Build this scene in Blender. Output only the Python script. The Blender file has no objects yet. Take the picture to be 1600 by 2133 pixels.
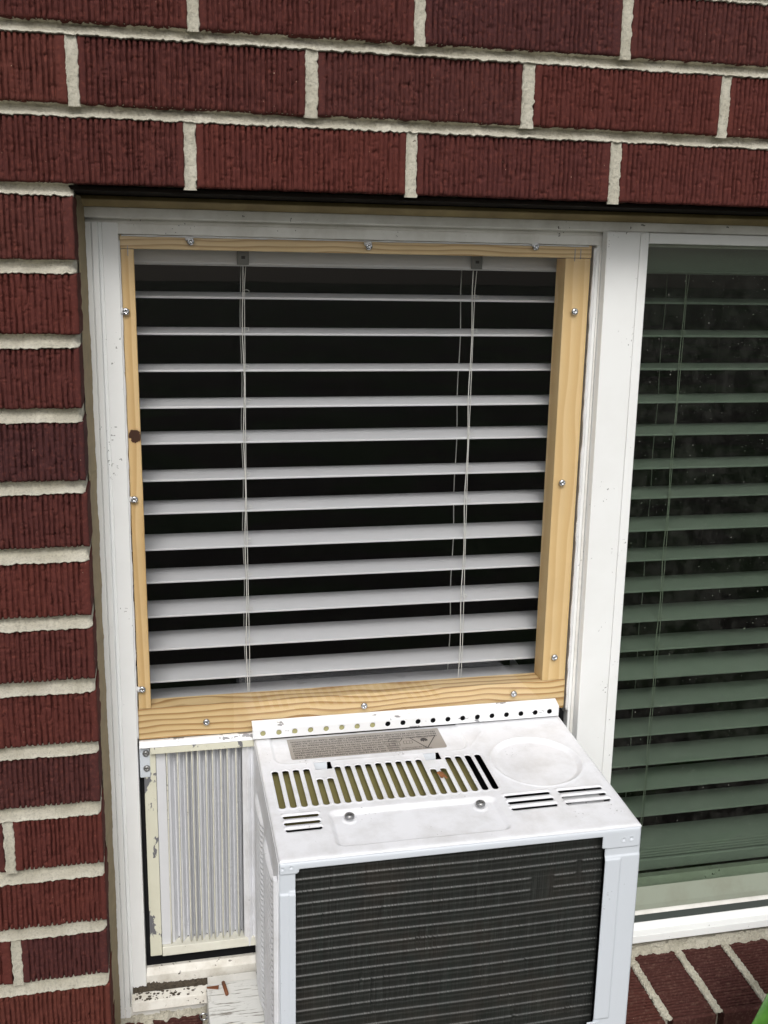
import bpy, math, random
import numpy as np
from mathutils import Matrix, Vector
random.seed(7); np.random.seed(7)
scene = bpy.context.scene
COL = scene.collection
# ------------------------------------------------------------------ camera
CAM = np.array([0.0549, -0.99405, -0.06252]); CROT = (1.339003, -0.018683, -0.21827); FPX = 2192.2
cam_d = bpy.data.cameras.new('camera'); cam = bpy.data.objects.new('camera', cam_d); COL.objects.link(cam)
cam.location = CAM; cam.rotation_euler = CROT
cam_d.sensor_fit = 'HORIZONTAL'; cam_d.sensor_width = 36; cam_d.lens = 36*FPX/1600
cam_d.clip_start = 0.01; cam_d.clip_end = 400
scene.camera = cam
# ------------------------------------------------------------------ light
SUN_EL, SUN_AZ = math.radians(43), math.radians(188)      # from behind the camera
world = bpy.data.worlds.new('World'); scene.world = world; world.use_nodes = True
wn = world.node_tree; wn.nodes.clear()
sky = wn.nodes.new('ShaderNodeTexSky'); sky.sky_type = 'NISHITA'; sky.sun_disc = False
sky.sun_elevation = SUN_EL; sky.sun_rotation = SUN_AZ; sky.air_density = 1.0; sky.dust_density = 4.0
hs = wn.nodes.new('ShaderNodeHueSaturation'); hs.inputs['Saturation'].default_value = 0.36
bg = wn.nodes.new('ShaderNodeBackground'); bg.inputs['Strength'].default_value = 0.125
wo = wn.nodes.new('ShaderNodeOutputWorld')
wn.links.new(sky.outputs[0], hs.inputs['Color']); wn.links.new(hs.outputs[0], bg.inputs[0]); wn.links.new(bg.outputs[0], wo.inputs[0])
sun_d = bpy.data.lights.new('sun', 'SUN'); sun_d.energy = 1.25; sun_d.angle = math.radians(24); sun_d.color = (1, .985, .96)
sun = bpy.data.objects.new('sun', sun_d); COL.objects.link(sun)
sdir = Vector((math.sin(SUN_AZ)*math.cos(SUN_EL), math.cos(SUN_AZ)*math.cos(SUN_EL), math.sin(SUN_EL)))
sun.rotation_euler = sdir.to_track_quat('Z', 'Y').to_euler(); sun.location = (0, -3, 4)
scene.view_settings.view_transform = 'Standard'; scene.view_settings.look = 'None'
scene.view_settings.exposure = 0.12; scene.view_settings.gamma = 1; scene.view_settings.use_curve_mapping = False

# ------------------------------------------------------------------ measuring: photo pixel -> place on a known plane
RM = np.array(Matrix(cam.rotation_euler.to_matrix()))
def ray(u, v): return RM @ np.array([(u-800)/FPX, -(v-1066.5)/FPX, -1.0])
def at(u, v, y):
    d = ray(u, v); t = (y-CAM[1])/d[1]; return CAM + t*d
AZ0, AY0, AZ1, AY1 = -.5787, .085, -.5955, -.1347        # the conditioner's top sheet slopes down outwards
SL = (AZ1-AZ0)/(AY1-AY0)
def ztop(y): return AZ0 + (y-AY0)*SL
def attop(u, v, dz=0):
    n = np.array([0, -SL, 1.]); d = ray(u, v); c = np.array([0, AY0, AZ0+dz]); t = n@(c-CAM)/(n@d); return CAM+t*d

# ------------------------------------------------------------------ object helpers
WLOC = {}
def link(o, parent, loc):
    COL.objects.link(o); loc = Vector(loc); WLOC[o.name] = loc
    if parent is not None: o.parent = parent; o.location = loc - WLOC[parent.name]
    else: o.location = loc
    return o
def tag(o, label, cat, group=None, kind=None):
    if label: o['label'] = label
    if cat: o['category'] = cat
    if group: o['group'] = group
    if kind: o['kind'] = kind
    return o
def thing(name, label, cat, loc=(0, 0, 0), group=None):
    o = bpy.data.objects.new(name, None); o.empty_display_size = .02; link(o, None, loc); return tag(o, label, cat, group)
def mesh(name, V, F, smooth=False):
    m = bpy.data.meshes.new(name); m.from_pydata([tuple(map(float, v)) for v in V], [], F); m.update()
    if smooth: m.polygons.foreach_set('use_smooth', [True]*len(m.polygons))
    return m
def put(name, m, mat, parent=None, loc=(0, 0, 0), bevel=0, bseg=2, label=None, kind=None):
    o = bpy.data.objects.new(name, m)
    if mat is not None and not m.materials: m.materials.append(mat)
    link(o, parent, loc)
    if bevel:
        b = o.modifiers.new('bevel', 'BEVEL'); b.width = bevel; b.segments = bseg; b.limit_method = 'ANGLE'; b.angle_limit = math.radians(35)
    if label: o['label'] = label
    if kind: o['kind'] = kind
    return o
class MB:
    def __init__(s): s.V = []; s.F = []
    def add(s, V, F):
        n = len(s.V); s.V += [tuple(v) for v in V]; s.F += [tuple(i+n for i in f) for f in F]; return s
    def box(s, x0, x1, y0, y1, z0, z1):
        return s.hexa([(x0,y0,z0),(x1,y0,z0),(x1,y1,z0),(x0,y1,z0),(x0,y0,z1),(x1,y0,z1),(x1,y1,z1),(x0,y1,z1)])
    def hexa(s, V): return s.add(V, [(3,2,1,0),(4,5,6,7),(0,1,5,4),(1,2,6,5),(2,3,7,6),(3,0,4,7)])
    def bar(s, xt0, xt1, xb0, xb1, zt, zb, y0, y1):   # upright member whose ends may differ a little in x
        return s.hexa([(xb0,y0,zb),(xb1,y0,zb),(xb1,y1,zb),(xb0,y1,zb),(xt0,y0,zt),(xt1,y0,zt),(xt1,y1,zt),(xt0,y1,zt)])
    def prism_x(s, prof, x0, x1):    # closed (y,z) profile swept along x
        n = len(prof); V = [(x0, y, z) for y, z in prof]+[(x1, y, z) for y, z in prof]
        return s.add(V, [tuple(range(n)), tuple(range(2*n-1, n-1, -1))]+[(i, i+n, (i+1) % n+n, (i+1) % n) for i in range(n)])
    def prism_z(s, prof, z0, z1):    # closed (x,y) profile swept along z
        n = len(prof); V = [(x, y, z0) for x, y in prof]+[(x, y, z1) for x, y in prof]
        return s.add(V, [tuple(range(n-1, -1, -1)), tuple(range(n, 2*n))]+[(i, (i+1) % n, (i+1) % n+n, i+n) for i in range(n)])
    def tube(s, pts, r, n=8):
        pts = [Vector(p) for p in pts]; base = len(s.V); rr = r if hasattr(r, '__len__') else [r]*len(pts)
        for i, p in enumerate(pts):
            d = (pts[min(i+1, len(pts)-1)]-pts[max(i-1, 0)]).normalized()
            a = d.cross(Vector((.13, .97, .2))).normalized(); b = d.cross(a)
            for k in range(n):
                t = 2*math.pi*k/n; s.V.append(tuple(p+(a*math.cos(t)+b*math.sin(t))*rr[i]))
        for i in range(len(pts)-1):
            for k in range(n):
                s.F.append((base+i*n+k, base+i*n+(k+1) % n, base+(i+1)*n+(k+1) % n, base+(i+1)*n+k))
        s.F.append(tuple(base+k for k in range(n-1, -1, -1))); e = base+(len(pts)-1)*n; s.F.append(tuple(e+k for k in range(n)))
        return s
    def m(s, name, smooth=False): return mesh(name, s.V, s.F, smooth)

# ------------------------------------------------------------------ noise
def _lat(seed, ix, iy):
    h = (ix.astype(np.int64)*374761393 + iy.astype(np.int64)*668265263 + seed*1442695041) & 0x7fffffff
    h = ((h ^ (h >> 13))*1274126177) & 0x7fffffff
    return ((h ^ (h >> 16)) & 0xffff)/65535.
def n2(x, y, seed=0, oct=1):
    x, y = np.broadcast_arrays(np.asarray(x, float), np.asarray(y, float)); tot = 0; amp = 1; nrm = 0
    for o in range(oct):
        xi = np.floor(x); yi = np.floor(y); fx = x-xi; fy = y-yi; fx = fx*fx*(3-2*fx); fy = fy*fy*(3-2*fy)
        a = _lat(seed+o, xi, yi); b = _lat(seed+o, xi+1, yi); c = _lat(seed+o, xi, yi+1); d = _lat(seed+o, xi+1, yi+1)
        tot = tot + amp*((a*(1-fx)+b*fx)*(1-fy)+(c*(1-fx)+d*fx)*fy); nrm += amp; amp *= .5; x = x*2.03+7.1; y = y*2.03+3.7
    return tot/nrm
def gridmesh(name, X, Y, Z, smooth=True, close=None):
    ny, nx = X.shape; V = np.stack([X.ravel(), Y.ravel(), Z.ravel()], 1)
    i = np.arange((ny-1)*(nx-1)); r = i//(nx-1); c = i % (nx-1); a = r*nx+c
    F = np.stack([a, a+1, a+nx+1, a+nx], 1)
    m = bpy.data.meshes.new(name); m.from_pydata(V.tolist(), [], F.tolist()); m.update()
    if smooth: m.polygons.foreach_set('use_smooth', [True]*len(m.polygons))
    return m

# ------------------------------------------------------------------ materials
def newmat(name):
    m = bpy.data.materials.new(name); m.use_nodes = True; nt = m.node_tree
    return m, nt, nt.nodes['Principled BSDF']
class N:
    def __init__(s, nt): s.nt = nt
    def new(s, t, **kw):
        n = s.nt.nodes.new(t)
        for k, v in kw.items(): setattr(n, k, v)
        return n
    def lk(s, a, b): s.nt.links.new(a, b)
    def inp(s, node, i, v):
        if hasattr(v, 'is_output'): s.lk(v, node.inputs[i])
        else: node.inputs[i].default_value = v
    def math(s, op, a, b=0, c=None, clamp=False):
        n = s.new('ShaderNodeMath', operation=op, use_clamp=clamp); s.inp(n, 0, a); s.inp(n, 1, b)
        if c is not None: s.inp(n, 2, c)
        return n.outputs[0]
    def pos(s, scale=(1, 1, 1), obj=False, off=(0, 0, 0)):
        src = s.new('ShaderNodeTexCoord').outputs['Object'] if obj else s.new('ShaderNodeNewGeometry').outputs['Position']
        mp = s.new('ShaderNodeMapping'); s.lk(src, mp.inputs[0]); mp.inputs['Scale'].default_value = scale; mp.inputs['Location'].default_value = off
        return mp.outputs[0]
    def noise(s, vec, scale, detail=3, rough=.5, dist=0):
        n = s.new('ShaderNodeTexNoise'); s.lk(vec, n.inputs['Vector']); n.inputs['Scale'].default_value = scale
        n.inputs['Detail'].default_value = detail; n.inputs['Roughness'].default_value = rough; n.inputs['Distortion'].default_value = dist
        return n.outputs['Fac']
    def ramp(s, f, stops):
        r = s.new('ShaderNodeValToRGB'); s.lk(f, r.inputs[0]); e = r.color_ramp.elements
        while len(e) < len(stops): e.new(.5)
        for k, (p, c) in enumerate(stops):
            e[k].position = p; e[k].color = (*c, 1) if len(c) == 3 else c
        return r.outputs[0]
    def step(s, f, a, b): return s.ramp(f, [(a, (0, 0, 0)), (b, (1, 1, 1))])
    def mix(s, f, a, b, mode='MIX'):
        n = s.new('ShaderNodeMix', data_type='RGBA', blend_type=mode)
        s.inp(n, 0, f)
        for i, v in ((6, a), (7, b)):
            if isinstance(v, tuple): v = (*v, 1) if len(v) == 3 else v
            s.inp(n, i, v)
        return n.outputs[2]
    def bump(s, h, strength, dist, bsdf, prev=None):
        n = s.new('ShaderNodeBump'); s.lk(h, n.inputs['Height']); n.inputs['Strength'].default_value = strength; n.inputs['Distance'].default_value = dist
        if prev is not None: s.lk(prev, n.inputs['Normal'])
        s.lk(n.outputs[0], bsdf.inputs['Normal']); return n.outputs[0]

def painted(name, col, rough=.45, dirt=.25, dirtcol=(.25, .23, .19), specks=.5, dscale=14, chips=None, chipcol=(.22, .22, .23), metal=0, spec=.5, chipscale=60, chipstretch=(1, 1, 1)):
    m, nt, b = newmat(name); q = N(nt); p = q.pos()
    big = q.noise(p, dscale, 5, .65); c = q.mix(q.math('MULTIPLY', q.step(big, .42, .8), dirt), col, dirtcol)
    if specks:
        sp = q.noise(p, 330, 2, .5); sp2 = q.noise(p, 25, 2)
        c = q.mix(q.math('MULTIPLY', q.step(q.math('MULTIPLY', sp, q.math('ADD', sp2, .42)), .735, .76), specks), c, (.05, .045, .035))
    if chips:
        cn = q.noise(q.pos(chipstretch), chipscale, 4, .62); cm = q.step(cn, chips, chips+.012); c = q.mix(cm, c, chipcol)
    q.lk(c, b.inputs['Base Color']); b.inputs['Roughness'].default_value = rough; b.inputs['Metallic'].default_value = metal
    b.inputs['Specular IOR Level'].default_value = spec
    q.bump(q.noise(p, 900, 3), .12, .0005, b)
    return m

def brick_mat(name, stops=((.080, .0235, .0185), (.110, .029, .021), (.060, .0225, .0215), (.128, .036, .0235)), lich=.4, lcol=(.20, .06, .042)):
    m, nt, b = newmat(name); q = N(nt); p = q.pos()
    rnd = q.new('ShaderNodeObjectInfo').outputs['Random']
    base = q.ramp(rnd, [(0, stops[0]), (.35, stops[1]), (.6, stops[2]), (1, stops[3])])
    n1 = q.noise(p, 22, 4, .6); c = q.mix(q.math('MULTIPLY', n1, .5), base, (.055, .021, .024))
    n3 = q.noise(p, 260, 3, .6); c = q.mix(q.math('MULTIPLY', q.step(n3, .5, .75), lich), c, lcol)
    n4 = q.noise(p, 140, 3, .7); c = q.mix(q.math('MULTIPLY', q.step(n4, .62, .75), .35), c, (.05, .022, .022))
    sp = q.noise(p, 420, 1); c = q.mix(q.step(sp, .80, .83), c, (.5, .33, .24))
    q.lk(c, b.inputs['Base Color']); b.inputs['Roughness'].default_value = .9; b.inputs['Specular IOR Level'].default_value = .12
    nb = q.bump(q.noise(p, 700, 4, .7), .4, .0006, b)
    return m
def mortar_mat(name):
    m, nt, b = newmat(name); q = N(nt); p = q.pos()
    c = q.ramp(q.noise(p, 30, 4, .6), [(.3, (.50, .47, .375)), (.7, (.68, .65, .55))])
    c = q.mix(q.math('MULTIPLY', q.step(q.noise(p, 420, 4, .8), .5, .68), .6), c, (.25, .235, .19))
    c = q.mix(q.math('MULTIPLY', q.step(q.noise(p, 240, 2), .74, .78), .8), c, (.08, .06, .04))
    q.lk(c, b.inputs['Base Color']); b.inputs['Roughness'].default_value = .95; b.inputs['Specular IOR Level'].default_value = .15
    q.bump(q.noise(p, 480, 5, .8), 1.0, .0018, b)
    return m
def wood_mat(name, axis, freq=230, knot=None, off=0., amp=.012, base=(.74, .565, .31), late=(.44, .26, .09)):
    # axis: the direction the grain runs in, 'x' or 'z'
    m, nt, b = newmat(name); q = N(nt); p = q.pos()
    sx = q.new('ShaderNodeSeparateXYZ'); q.lk(p, sx.inputs[0])
    across = sx.outputs['Z'] if axis == 'x' else sx.outputs['X']
    sc = (7, 20, 16) if axis == 'x' else (16, 20, 5)
    w = q.noise(q.pos(sc, off=(off, off, off)), 1, 2, .45)
    arg = q.math('ADD', across, q.math('MULTIPLY', w, amp)); arg = q.math('ADD', arg, q.math('MULTIPLY', sx.outputs['Y'], .45))
    if knot:
        dx = q.math('DIVIDE', q.math('SUBTRACT', sx.outputs['X'], knot[0]), .0082); dz = q.math('DIVIDE', q.math('SUBTRACT', sx.outputs['Z'], knot[1]), .0088)
        r2 = q.math('ADD', q.math('MULTIPLY', dx, dx), q.math('MULTIPLY', dz, dz))
        r2 = q.math('ADD', r2, q.math('MULTIPLY', q.math('SUBTRACT', q.noise(q.pos(), 300, 2), .5), 1.0))
    s = q.math('FRACT', q.math('MULTIPLY', arg, freq))
    c = q.ramp(s, [(0, base), (.50, tuple(.5*(x+y) for x, y in zip(base, late))) if False else (.50, (base[0]*.93, base[1]*.88, base[2]*.78)), (.80, late), (.93, late), (1.0, base)])
    fine = q.noise(q.pos((30, 300, 900) if axis == 'x' else (900, 300, 30)), 1, 3, .6)
    c = q.mix(q.math('MULTIPLY', fine, .22), c, (.78, .60, .36))
    c = q.mix(q.math('MULTIPLY', q.step(q.noise(q.pos(), 18, 3), .45, .8), .35), c, (.52, .36, .17))
    if knot:
        c = q.mix(q.math('MULTIPLY', q.ramp(r2, [(.3, (1, 1, 1)), (1, (0, 0, 0))]), .5), c, (.33, .13, .03))
        c = q.mix(q.ramp(r2, [(0, (1, 1, 1)), (.5, (1, 1, 1)), (.62, (0, 0, 0)), (.75, (0, 0, 0))]), c, (.055, .02, .009))
    q.lk(c, b.inputs['Base Color']); b.inputs['Roughness'].default_value = .55; b.inputs['Specular IOR Level'].default_value = .35
    q.bump(q.noise(q.pos((40, 400, 700) if axis == 'x' else (700, 400, 40)), 1, 4, .6), .3, .0006, b)
    return m
def glass_mat(name, tint, f0=.045, dust=0., rough=0.0, wav=0., scratch=False):
    m, nt, b = newmat(name); nt.nodes.remove(b); q = N(nt); out = nt.nodes['Material Output']
    g = q.new('ShaderNodeNewGeometry'); d = q.new('ShaderNodeVectorMath', operation='DOT_PRODUCT'); q.lk(g.outputs['Incoming'], d.inputs[0]); q.lk(g.outputs['Normal'], d.inputs[1])
    one = q.math('SUBTRACT', 1, q.math('ABSOLUTE', d.outputs['Value'])); f = q.math('MULTIPLY_ADD', q.math('POWER', one, 5), 1-f0, f0)
    tr = q.new('ShaderNodeBsdfTransparent'); tr.inputs[0].default_value = (*tint, 1)
    gl = q.new('ShaderNodeBsdfGlossy'); gl.inputs['Roughness'].default_value = rough; gl.inputs[0].default_value = (1, 1, 1, 1)
    if wav:
        bn = q.new('ShaderNodeBump'); bn.inputs['Strength'].default_value = wav; bn.inputs['Distance'].default_value = .002
        q.lk(q.noise(q.pos(), 7, 2), bn.inputs['Height']); q.lk(bn.outputs[0], gl.inputs['Normal'])
    mx = q.new('ShaderNodeMixShader'); q.lk(f, mx.inputs[0]); q.lk(tr.outputs[0], mx.inputs[1]); q.lk(gl.outputs[0], mx.inputs[2]); last = mx.outputs[0]
    if dust:
        df = q.new('ShaderNodeBsdfDiffuse'); df.inputs[0].default_value = (.6, .6, .55, 1)
        a = q.step(q.noise(q.pos(), 420, 2), .745, .76); hz = q.math('MULTIPLY', q.step(q.noise(q.pos(), 60, 5, .75), .45, .95), .05)
        st = q.math('MULTIPLY', q.step(q.noise(q.pos((500, 1, 120)), 1, 2), .78, .82), .4)
        fac = q.math('MULTIPLY', q.math('ADD', q.math('MAXIMUM', a, st), hz), dust, clamp=True)
        m2 = q.new('ShaderNodeMixShader'); q.lk(fac, m2.inputs[0]); q.lk(last, m2.inputs[1]); q.lk(df.outputs[0], m2.inputs[2]); last = m2.outputs[0]
    q.lk(last, out.inputs['Surface']); return m
def plain(name, col, rough=.5, metal=0, spec=.5, bump=0, bscale=600, var=0, vcol=(0, 0, 0), vscale=40):
    m, nt, b = newmat(name); q = N(nt); p = q.pos()
    if var:
        c = q.mix(q.math('MULTIPLY', q.noise(p, vscale, 4, .6), var), col, vcol); q.lk(c, b.inputs['Base Color'])
    else: b.inputs['Base Color'].default_value = (*col, 1)
    b.inputs['Roughness'].default_value = rough; b.inputs['Metallic'].default_value = metal; b.inputs['Specular IOR Level'].default_value = spec
    if bump: q.bump(q.noise(p, bscale, 4, .6), bump, .0008, b)
    return m

M_brick = brick_mat('ribbed_red_brick'); M_sbrick = brick_mat('weathered_sill_brick', ((.072, .028, .020), (.090, .030, .020), (.060, .025, .021), (.100, .034, .022)), .75, (.15, .085, .065)); M_mortar = mortar_mat('mortar')
M_vinyl = painted('white_vinyl', (.84, .85, .84), .42, .16, (.5, .48, .42), .7, 9)
M_vinyl_d = painted('dirty_white_vinyl', (.80, .79, .75), .5, .45, (.3, .27, .2), .9, 22)
M_acw = painted('white_painted_steel', (.82, .83, .86), .33, .55, (.50, .49, .47), .35, 30, spec=.5)
M_acw_shade = painted('white_painted_steel_shade', (.62, .66, .71), .42, .1, (.5, .5, .48), .2, 9)  # same paint as the top; the darker bluish tone carries the face's shade
M_cream = painted('cream_plastic_chipped', (.70, .69, .56), .5, .3, (.48, .46, .34), .3, 30, chips=.60, chipcol=(.16, .16, .17), chipscale=75, chipstretch=(1, 1, .55))
M_strip = painted('white_paint_chipped', (.80, .81, .82), .42, .12, (.5, .5, .46), .3, 12, chips=.625, chipcol=(.26, .26, .27), chipscale=48, chipstretch=(.7, 1, 1.8))
M_pleat = plain('bluish_white_plastic', (.70, .71, .73), .35, var=.35, vcol=(.52, .53, .56), vscale=60)
M_ridge = painted('aged_cream_ridge', (.70, .69, .60), .5, .3, (.4, .38, .3), .5, 60)
M_pine_x = wood_mat('pine_grain_across', 'x', 140, off=2.3, amp=.030, late=(.36, .19, .06))
M_pine_t = wood_mat('pine_grain_top', 'x', 190, off=5.1, amp=.016)
M_pine_z = wood_mat('pine_grain_upright', 'z', 80, off=3.4, amp=.022, base=(.74, .55, .29), late=(.64, .43, .19))
M_pine_k = wood_mat('pine_grain_knot', 'z', 110, knot=(.0405, -.2385), off=8.4, amp=.014, base=(.74, .54, .28), late=(.60, .38, .15))
M_sheet = glass_mat('clear_acrylic', (.985, .985, .985), .024, dust=.05, wav=.03)
M_glass = glass_mat('tinted_dirty_glass', (.64, .69, .635), .05, dust=.75, wav=.02)
M_slat = plain('white_slat', (.60, .61, .625), .30, var=.15, vcol=(.6, .6, .62), vscale=30)
M_cord = plain('white_cord', (.68, .68, .64), .8, bump=.6, bscale=1500)
M_clip = plain('smoky_plastic_clip', (.10, .11, .10), .3)
M_steel = plain('zinc_screw', (.55, .56, .58), .22, 1.0)
M_dsteel = plain('dull_steel_screw', (.30, .30, .30), .4, .9)
M_grimy = painted('grimy_vinyl', (.76, .74, .68), .55, .7, (.33, .28, .2), .9, 40, chips=.655, chipcol=(.06, .045, .03), chipscale=170)
M_bead = painted('dirty_beige_bead', (.31, .34, .275), .5, .5, (.2, .19, .13), .6, 25)
M_back = plain('aged_cream_backing', (.42, .40, .20), .6)
M_black = plain('foam_gap_black', (.008, .008, .009), .95, spec=.1)  # near black for foam, and for gaps and holes where only shade shows
M_dark = plain('dark_interior', (.012, .012, .013), .9, spec=.1)
M_room = plain('room_black', (.012, .012, .012), .9, spec=.1)  # walls coloured near black to stand for the unlit room
M_olive = plain('olive_insulation', (.21, .185, .065), .9, var=.6, vcol=(.16, .14, .05), vscale=90, bump=.5)
M_sil = plain('silicone', (.72, .72, .72), .18, var=.3, vcol=(.55, .55, .54), vscale=90)
M_caulk = plain('tan_caulk', (.38, .30, .17), .75, var=.8, vcol=(.16, .13, .08), vscale=55, bump=.7, bscale=300)
M_trim = plain('stained_trim', (.50, .39, .19), .7, var=.9, vcol=(.12, .08, .035), vscale=30, bump=.5, bscale=200)
M_lintel = plain('shadow_black_lintel', (.012, .009, .007), .9, spec=.1)  # near-black colour carries the shadow under the brick course
M_gasket = plain('dark_green_gasket', (.05, .06, .055), .5)
M_dirt = plain('black_grime', (.12, .095, .065), .95, var=1.0, vcol=(.012, .010, .008), vscale=420, bump=1, bscale=500)

# ================================================================== SETTING
def ground_mat():
    m, nt, b = newmat('lawn_and_mulch'); q = N(nt); p = q.pos()
    n = q.noise(p, 1.3, 4, .6); f = q.noise(p, 45, 4, .7)
    g = q.ramp(f, [(.3, (.012, .03, .006)), (.7, (.05, .09, .02))]); mu = q.ramp(f, [(.3, (.014, .010, .008)), (.7, (.075, .055, .045))])
    q.lk(q.mix(q.step(n, .44, .56), mu, g), b.inputs['Base Color']); b.inputs['Roughness'].default_value = .95
    q.bump(q.noise(p, 60, 4, .7), 1, .03, b); return m
gm = mesh('ground', [(-60, -90, -1.75), (60, -90, -1.75), (60, .03, -1.75), (-60, .03, -1.75)], [(0, 1, 2, 3)])
tag(put('ground', gm, ground_mat()), None, None, kind='structure')
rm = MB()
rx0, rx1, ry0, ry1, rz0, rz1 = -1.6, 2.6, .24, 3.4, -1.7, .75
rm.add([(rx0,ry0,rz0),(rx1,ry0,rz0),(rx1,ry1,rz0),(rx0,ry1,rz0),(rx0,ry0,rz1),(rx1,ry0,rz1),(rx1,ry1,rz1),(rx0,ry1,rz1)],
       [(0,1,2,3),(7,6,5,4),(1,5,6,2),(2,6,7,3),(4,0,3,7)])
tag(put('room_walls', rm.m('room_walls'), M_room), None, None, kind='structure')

# ================================================================== BRICK WALL
def brick_mesh(w, h, seed, dep=.088, gs=1.0, mat=None):
    rs = np.random.RandomState(seed); nx = int(w/.00058)+1; nz = int(h/.0011)+1
    xs = np.linspace(0, w, nx); zs = np.linspace(0, h, nz); X, Z = np.meshgrid(xs, zs)
    hgt = np.zeros_like(X); gx = .0065+rs.rand()*.002
    Xw = X+.0006*(n2(X/.02, Z/.012, seed+5)-.5)
    while gx < w-.0055:
        wd = (.00062+.00034*rs.rand())*gs; wig = .0005*(n2(Z/.006, gx/.003, seed+9)-.5)
        depth = .0050*gs*(.15+1.1*n2(Z/.013, gx/.004, seed+3))
        hgt -= depth*np.exp(-((Xw-gx-wig)/wd)**4); gx += .0042+.0010*rs.rand()
    ribs = 1/(1+np.exp(-(X-.0055)/.0006))*1/(1+np.exp((X-(w-.0048))/.0006))
    cr = n2(X/.0026+3*n2(X/.004, Z/.004, seed+1), Z/.0019, seed+20, 2); hgt -= .0013*np.clip((cr-.67)*7, 0, 1)*ribs
    hgt -= .0004*n2(X/.0022, Z/.0030, seed+31, 3)*ribs
    tear = np.clip((n2(X/.009, Z/.006, seed+40)-.66)*5, 0, 1); hgt -= .0009*tear*ribs
    ed = np.minimum(np.minimum(X, w-X), np.minimum(Z, h-Z)); hgt -= .0016*np.exp(-ed/.0009)
    wz = .0010*(n2(X/.006, Z*0+1, seed+50)-.5)       # edges not dead straight
    Zd = Z + wz*np.where(Z < h*.1, 1, np.where(Z > h*.9, 1, 0)); Xd = X+.0008*(n2(Z/.007, Z*0, seed+60)-.5)*np.where((X < .002) | (X > w-.002), 1, 0)
    V = np.stack([Xd.ravel(), -hgt.ravel(), Zd.ravel()], 1).tolist()
    i = np.arange((nz-1)*(nx-1)); r = i//(nx-1); c = i % (nx-1); a = r*nx+c
    F = np.stack([a, a+1, a+nx+1, a+nx], 1).tolist()
    idx = np.arange(nz*nx).reshape(nz, nx); ring = list(idx[0, :])+list(idx[1:, -1])+list(idx[-1, -2::-1])+list(idx[-2:0:-1, 0])
    nb = len(V)
    for k in ring: V.append([V[k][0], dep, V[k][2]])
    L = len(ring)
    for k in range(L): F.append([int(ring[(k+1) % L]), int(ring[k]), nb+k, nb+(k+1) % L])
    m = bpy.data.meshes.new('brick'); m.from_pydata(V, [], F); m.update()
    m.polygons.foreach_set('use_smooth', [True]*((nz-1)*(nx-1))+[False]*L)
    m.materials.append(mat or M_brick); return m
wall = thing('brick_wall', 'dark red ribbed brick wall with pale mortar joints around the window', 'wall', (0, 0, 0))
C, BH = .0659, .0549
full = [brick_mesh(.1925, BH, 100+i*70) for i in range(6)]
rail_half = [brick_mesh(.0885, .0530, 900+i*70) for i in range(3)]
colm = [brick_mesh(.1925, .0530, 1300+i*70) for i in range(4)]
kk = [0]
def brick(m, x, z, dy=0, rot=0, par=None):
    o = put('brick', m, None, par or wall, (x, dy+random.uniform(-.0006, .0008), z)); o.rotation_euler = (random.uniform(-.004, .004), rot+random.uniform(-.003, .003), 0)
    return o
# rows above the opening, left ends measured course by course
rows = {0: [-.5045, -.3015, -.1000, .1032, .3056, .5089, .7115, .9140, 1.1170], 1: [-.4005, -.1990, .0053, .2121, .4169, .6188, .8220, 1.0240],
        2: [-.5020, -.3010, -.0960, .1081, .3100, .5110, .7150, .9180, 1.1200], 3: [-.4020, -.2000, .0060, .2080, .4110, .6130, .8150, 1.0180],
        4: [-.5000, -.3000, -.0960, .1060, .3090, .5110, .7150, .9180], 5: [-.4000, -.2000, .0060, .2080, .4110, .6130, .8150]}
ends = {0: [-.3135, -.1105, .0923, .2946, .4980, .7010, .9030, 1.1060, 1.3090], 1: [-.2090, -.0044, .2009, .4051, .6085, .8100, 1.0120, 1.2150]}
random.seed(3)
for r, xs in rows.items():
    for i, x in enumerate(xs):
        nxt = xs[i+1]-.0102 if i+1 < len(xs) else x+.1925
        if r in ends: nxt = ends[r][i]
        o = brick(full[(i*2+r*3) % 6], x, r*C+.0005)
        o.scale = ((nxt-x)/.1925, 1, 1)
# left jamb column
LZ = [(-.0647, -.0098), (-.1299, -.0764), (-.1967, -.1421), (-.2638, -.2090), (-.3279, -.2756), (-.3954, -.3414), (-.4599, -.4078), (-.5273, -.4732), (-.5920, -.5380),
      (-.6601, -.6045), (-.7263, -.6735), (-.7882, -.7368), (-.8550, -.8005), (-.9220, -.8660), (-.9880, -.9330)]
for i, (zb, zt) in enumerate(LZ):
    xe = -.0043 + .0006*math.sin(i*2.1); s = (zt-zb)/.0530
    if i % 2 == 0:
        o = brick(colm[i//2 % 4], xe-.1925, zb); o.scale = (1, 1, s); o = brick(full[i % 6], xe-.3955, zb); o.scale = (1, 1, (zt-zb)/BH)
    else:
        e_ = .0105 if i < 9 else 0; o = brick(rail_half[i//2 % 3], xe-.0850-e_, zb); o.scale = (.96+e_/.0885, 1, s); o = brick(colm[(i+1) % 4], xe-.2875-e_, zb); o.scale = (1, 1, s)
# right pier beyond the opening (outside the photograph)
for i, (zb, zt) in enumerate(LZ):
    o = brick(colm[i % 4], 1.06 + (0 if i % 2 else .0), zb); o.scale = (1, 1, (zt-zb)/.0530)
# courses below the sill (mostly outside the photograph)
for r in range(11):
    z = -1.0560-C*r
    for i in range(9):
        x = -.5045+.2030*i-(.1015 if r % 2 else 0); brick(full[(i+r*2) % 6], x, z)
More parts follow.
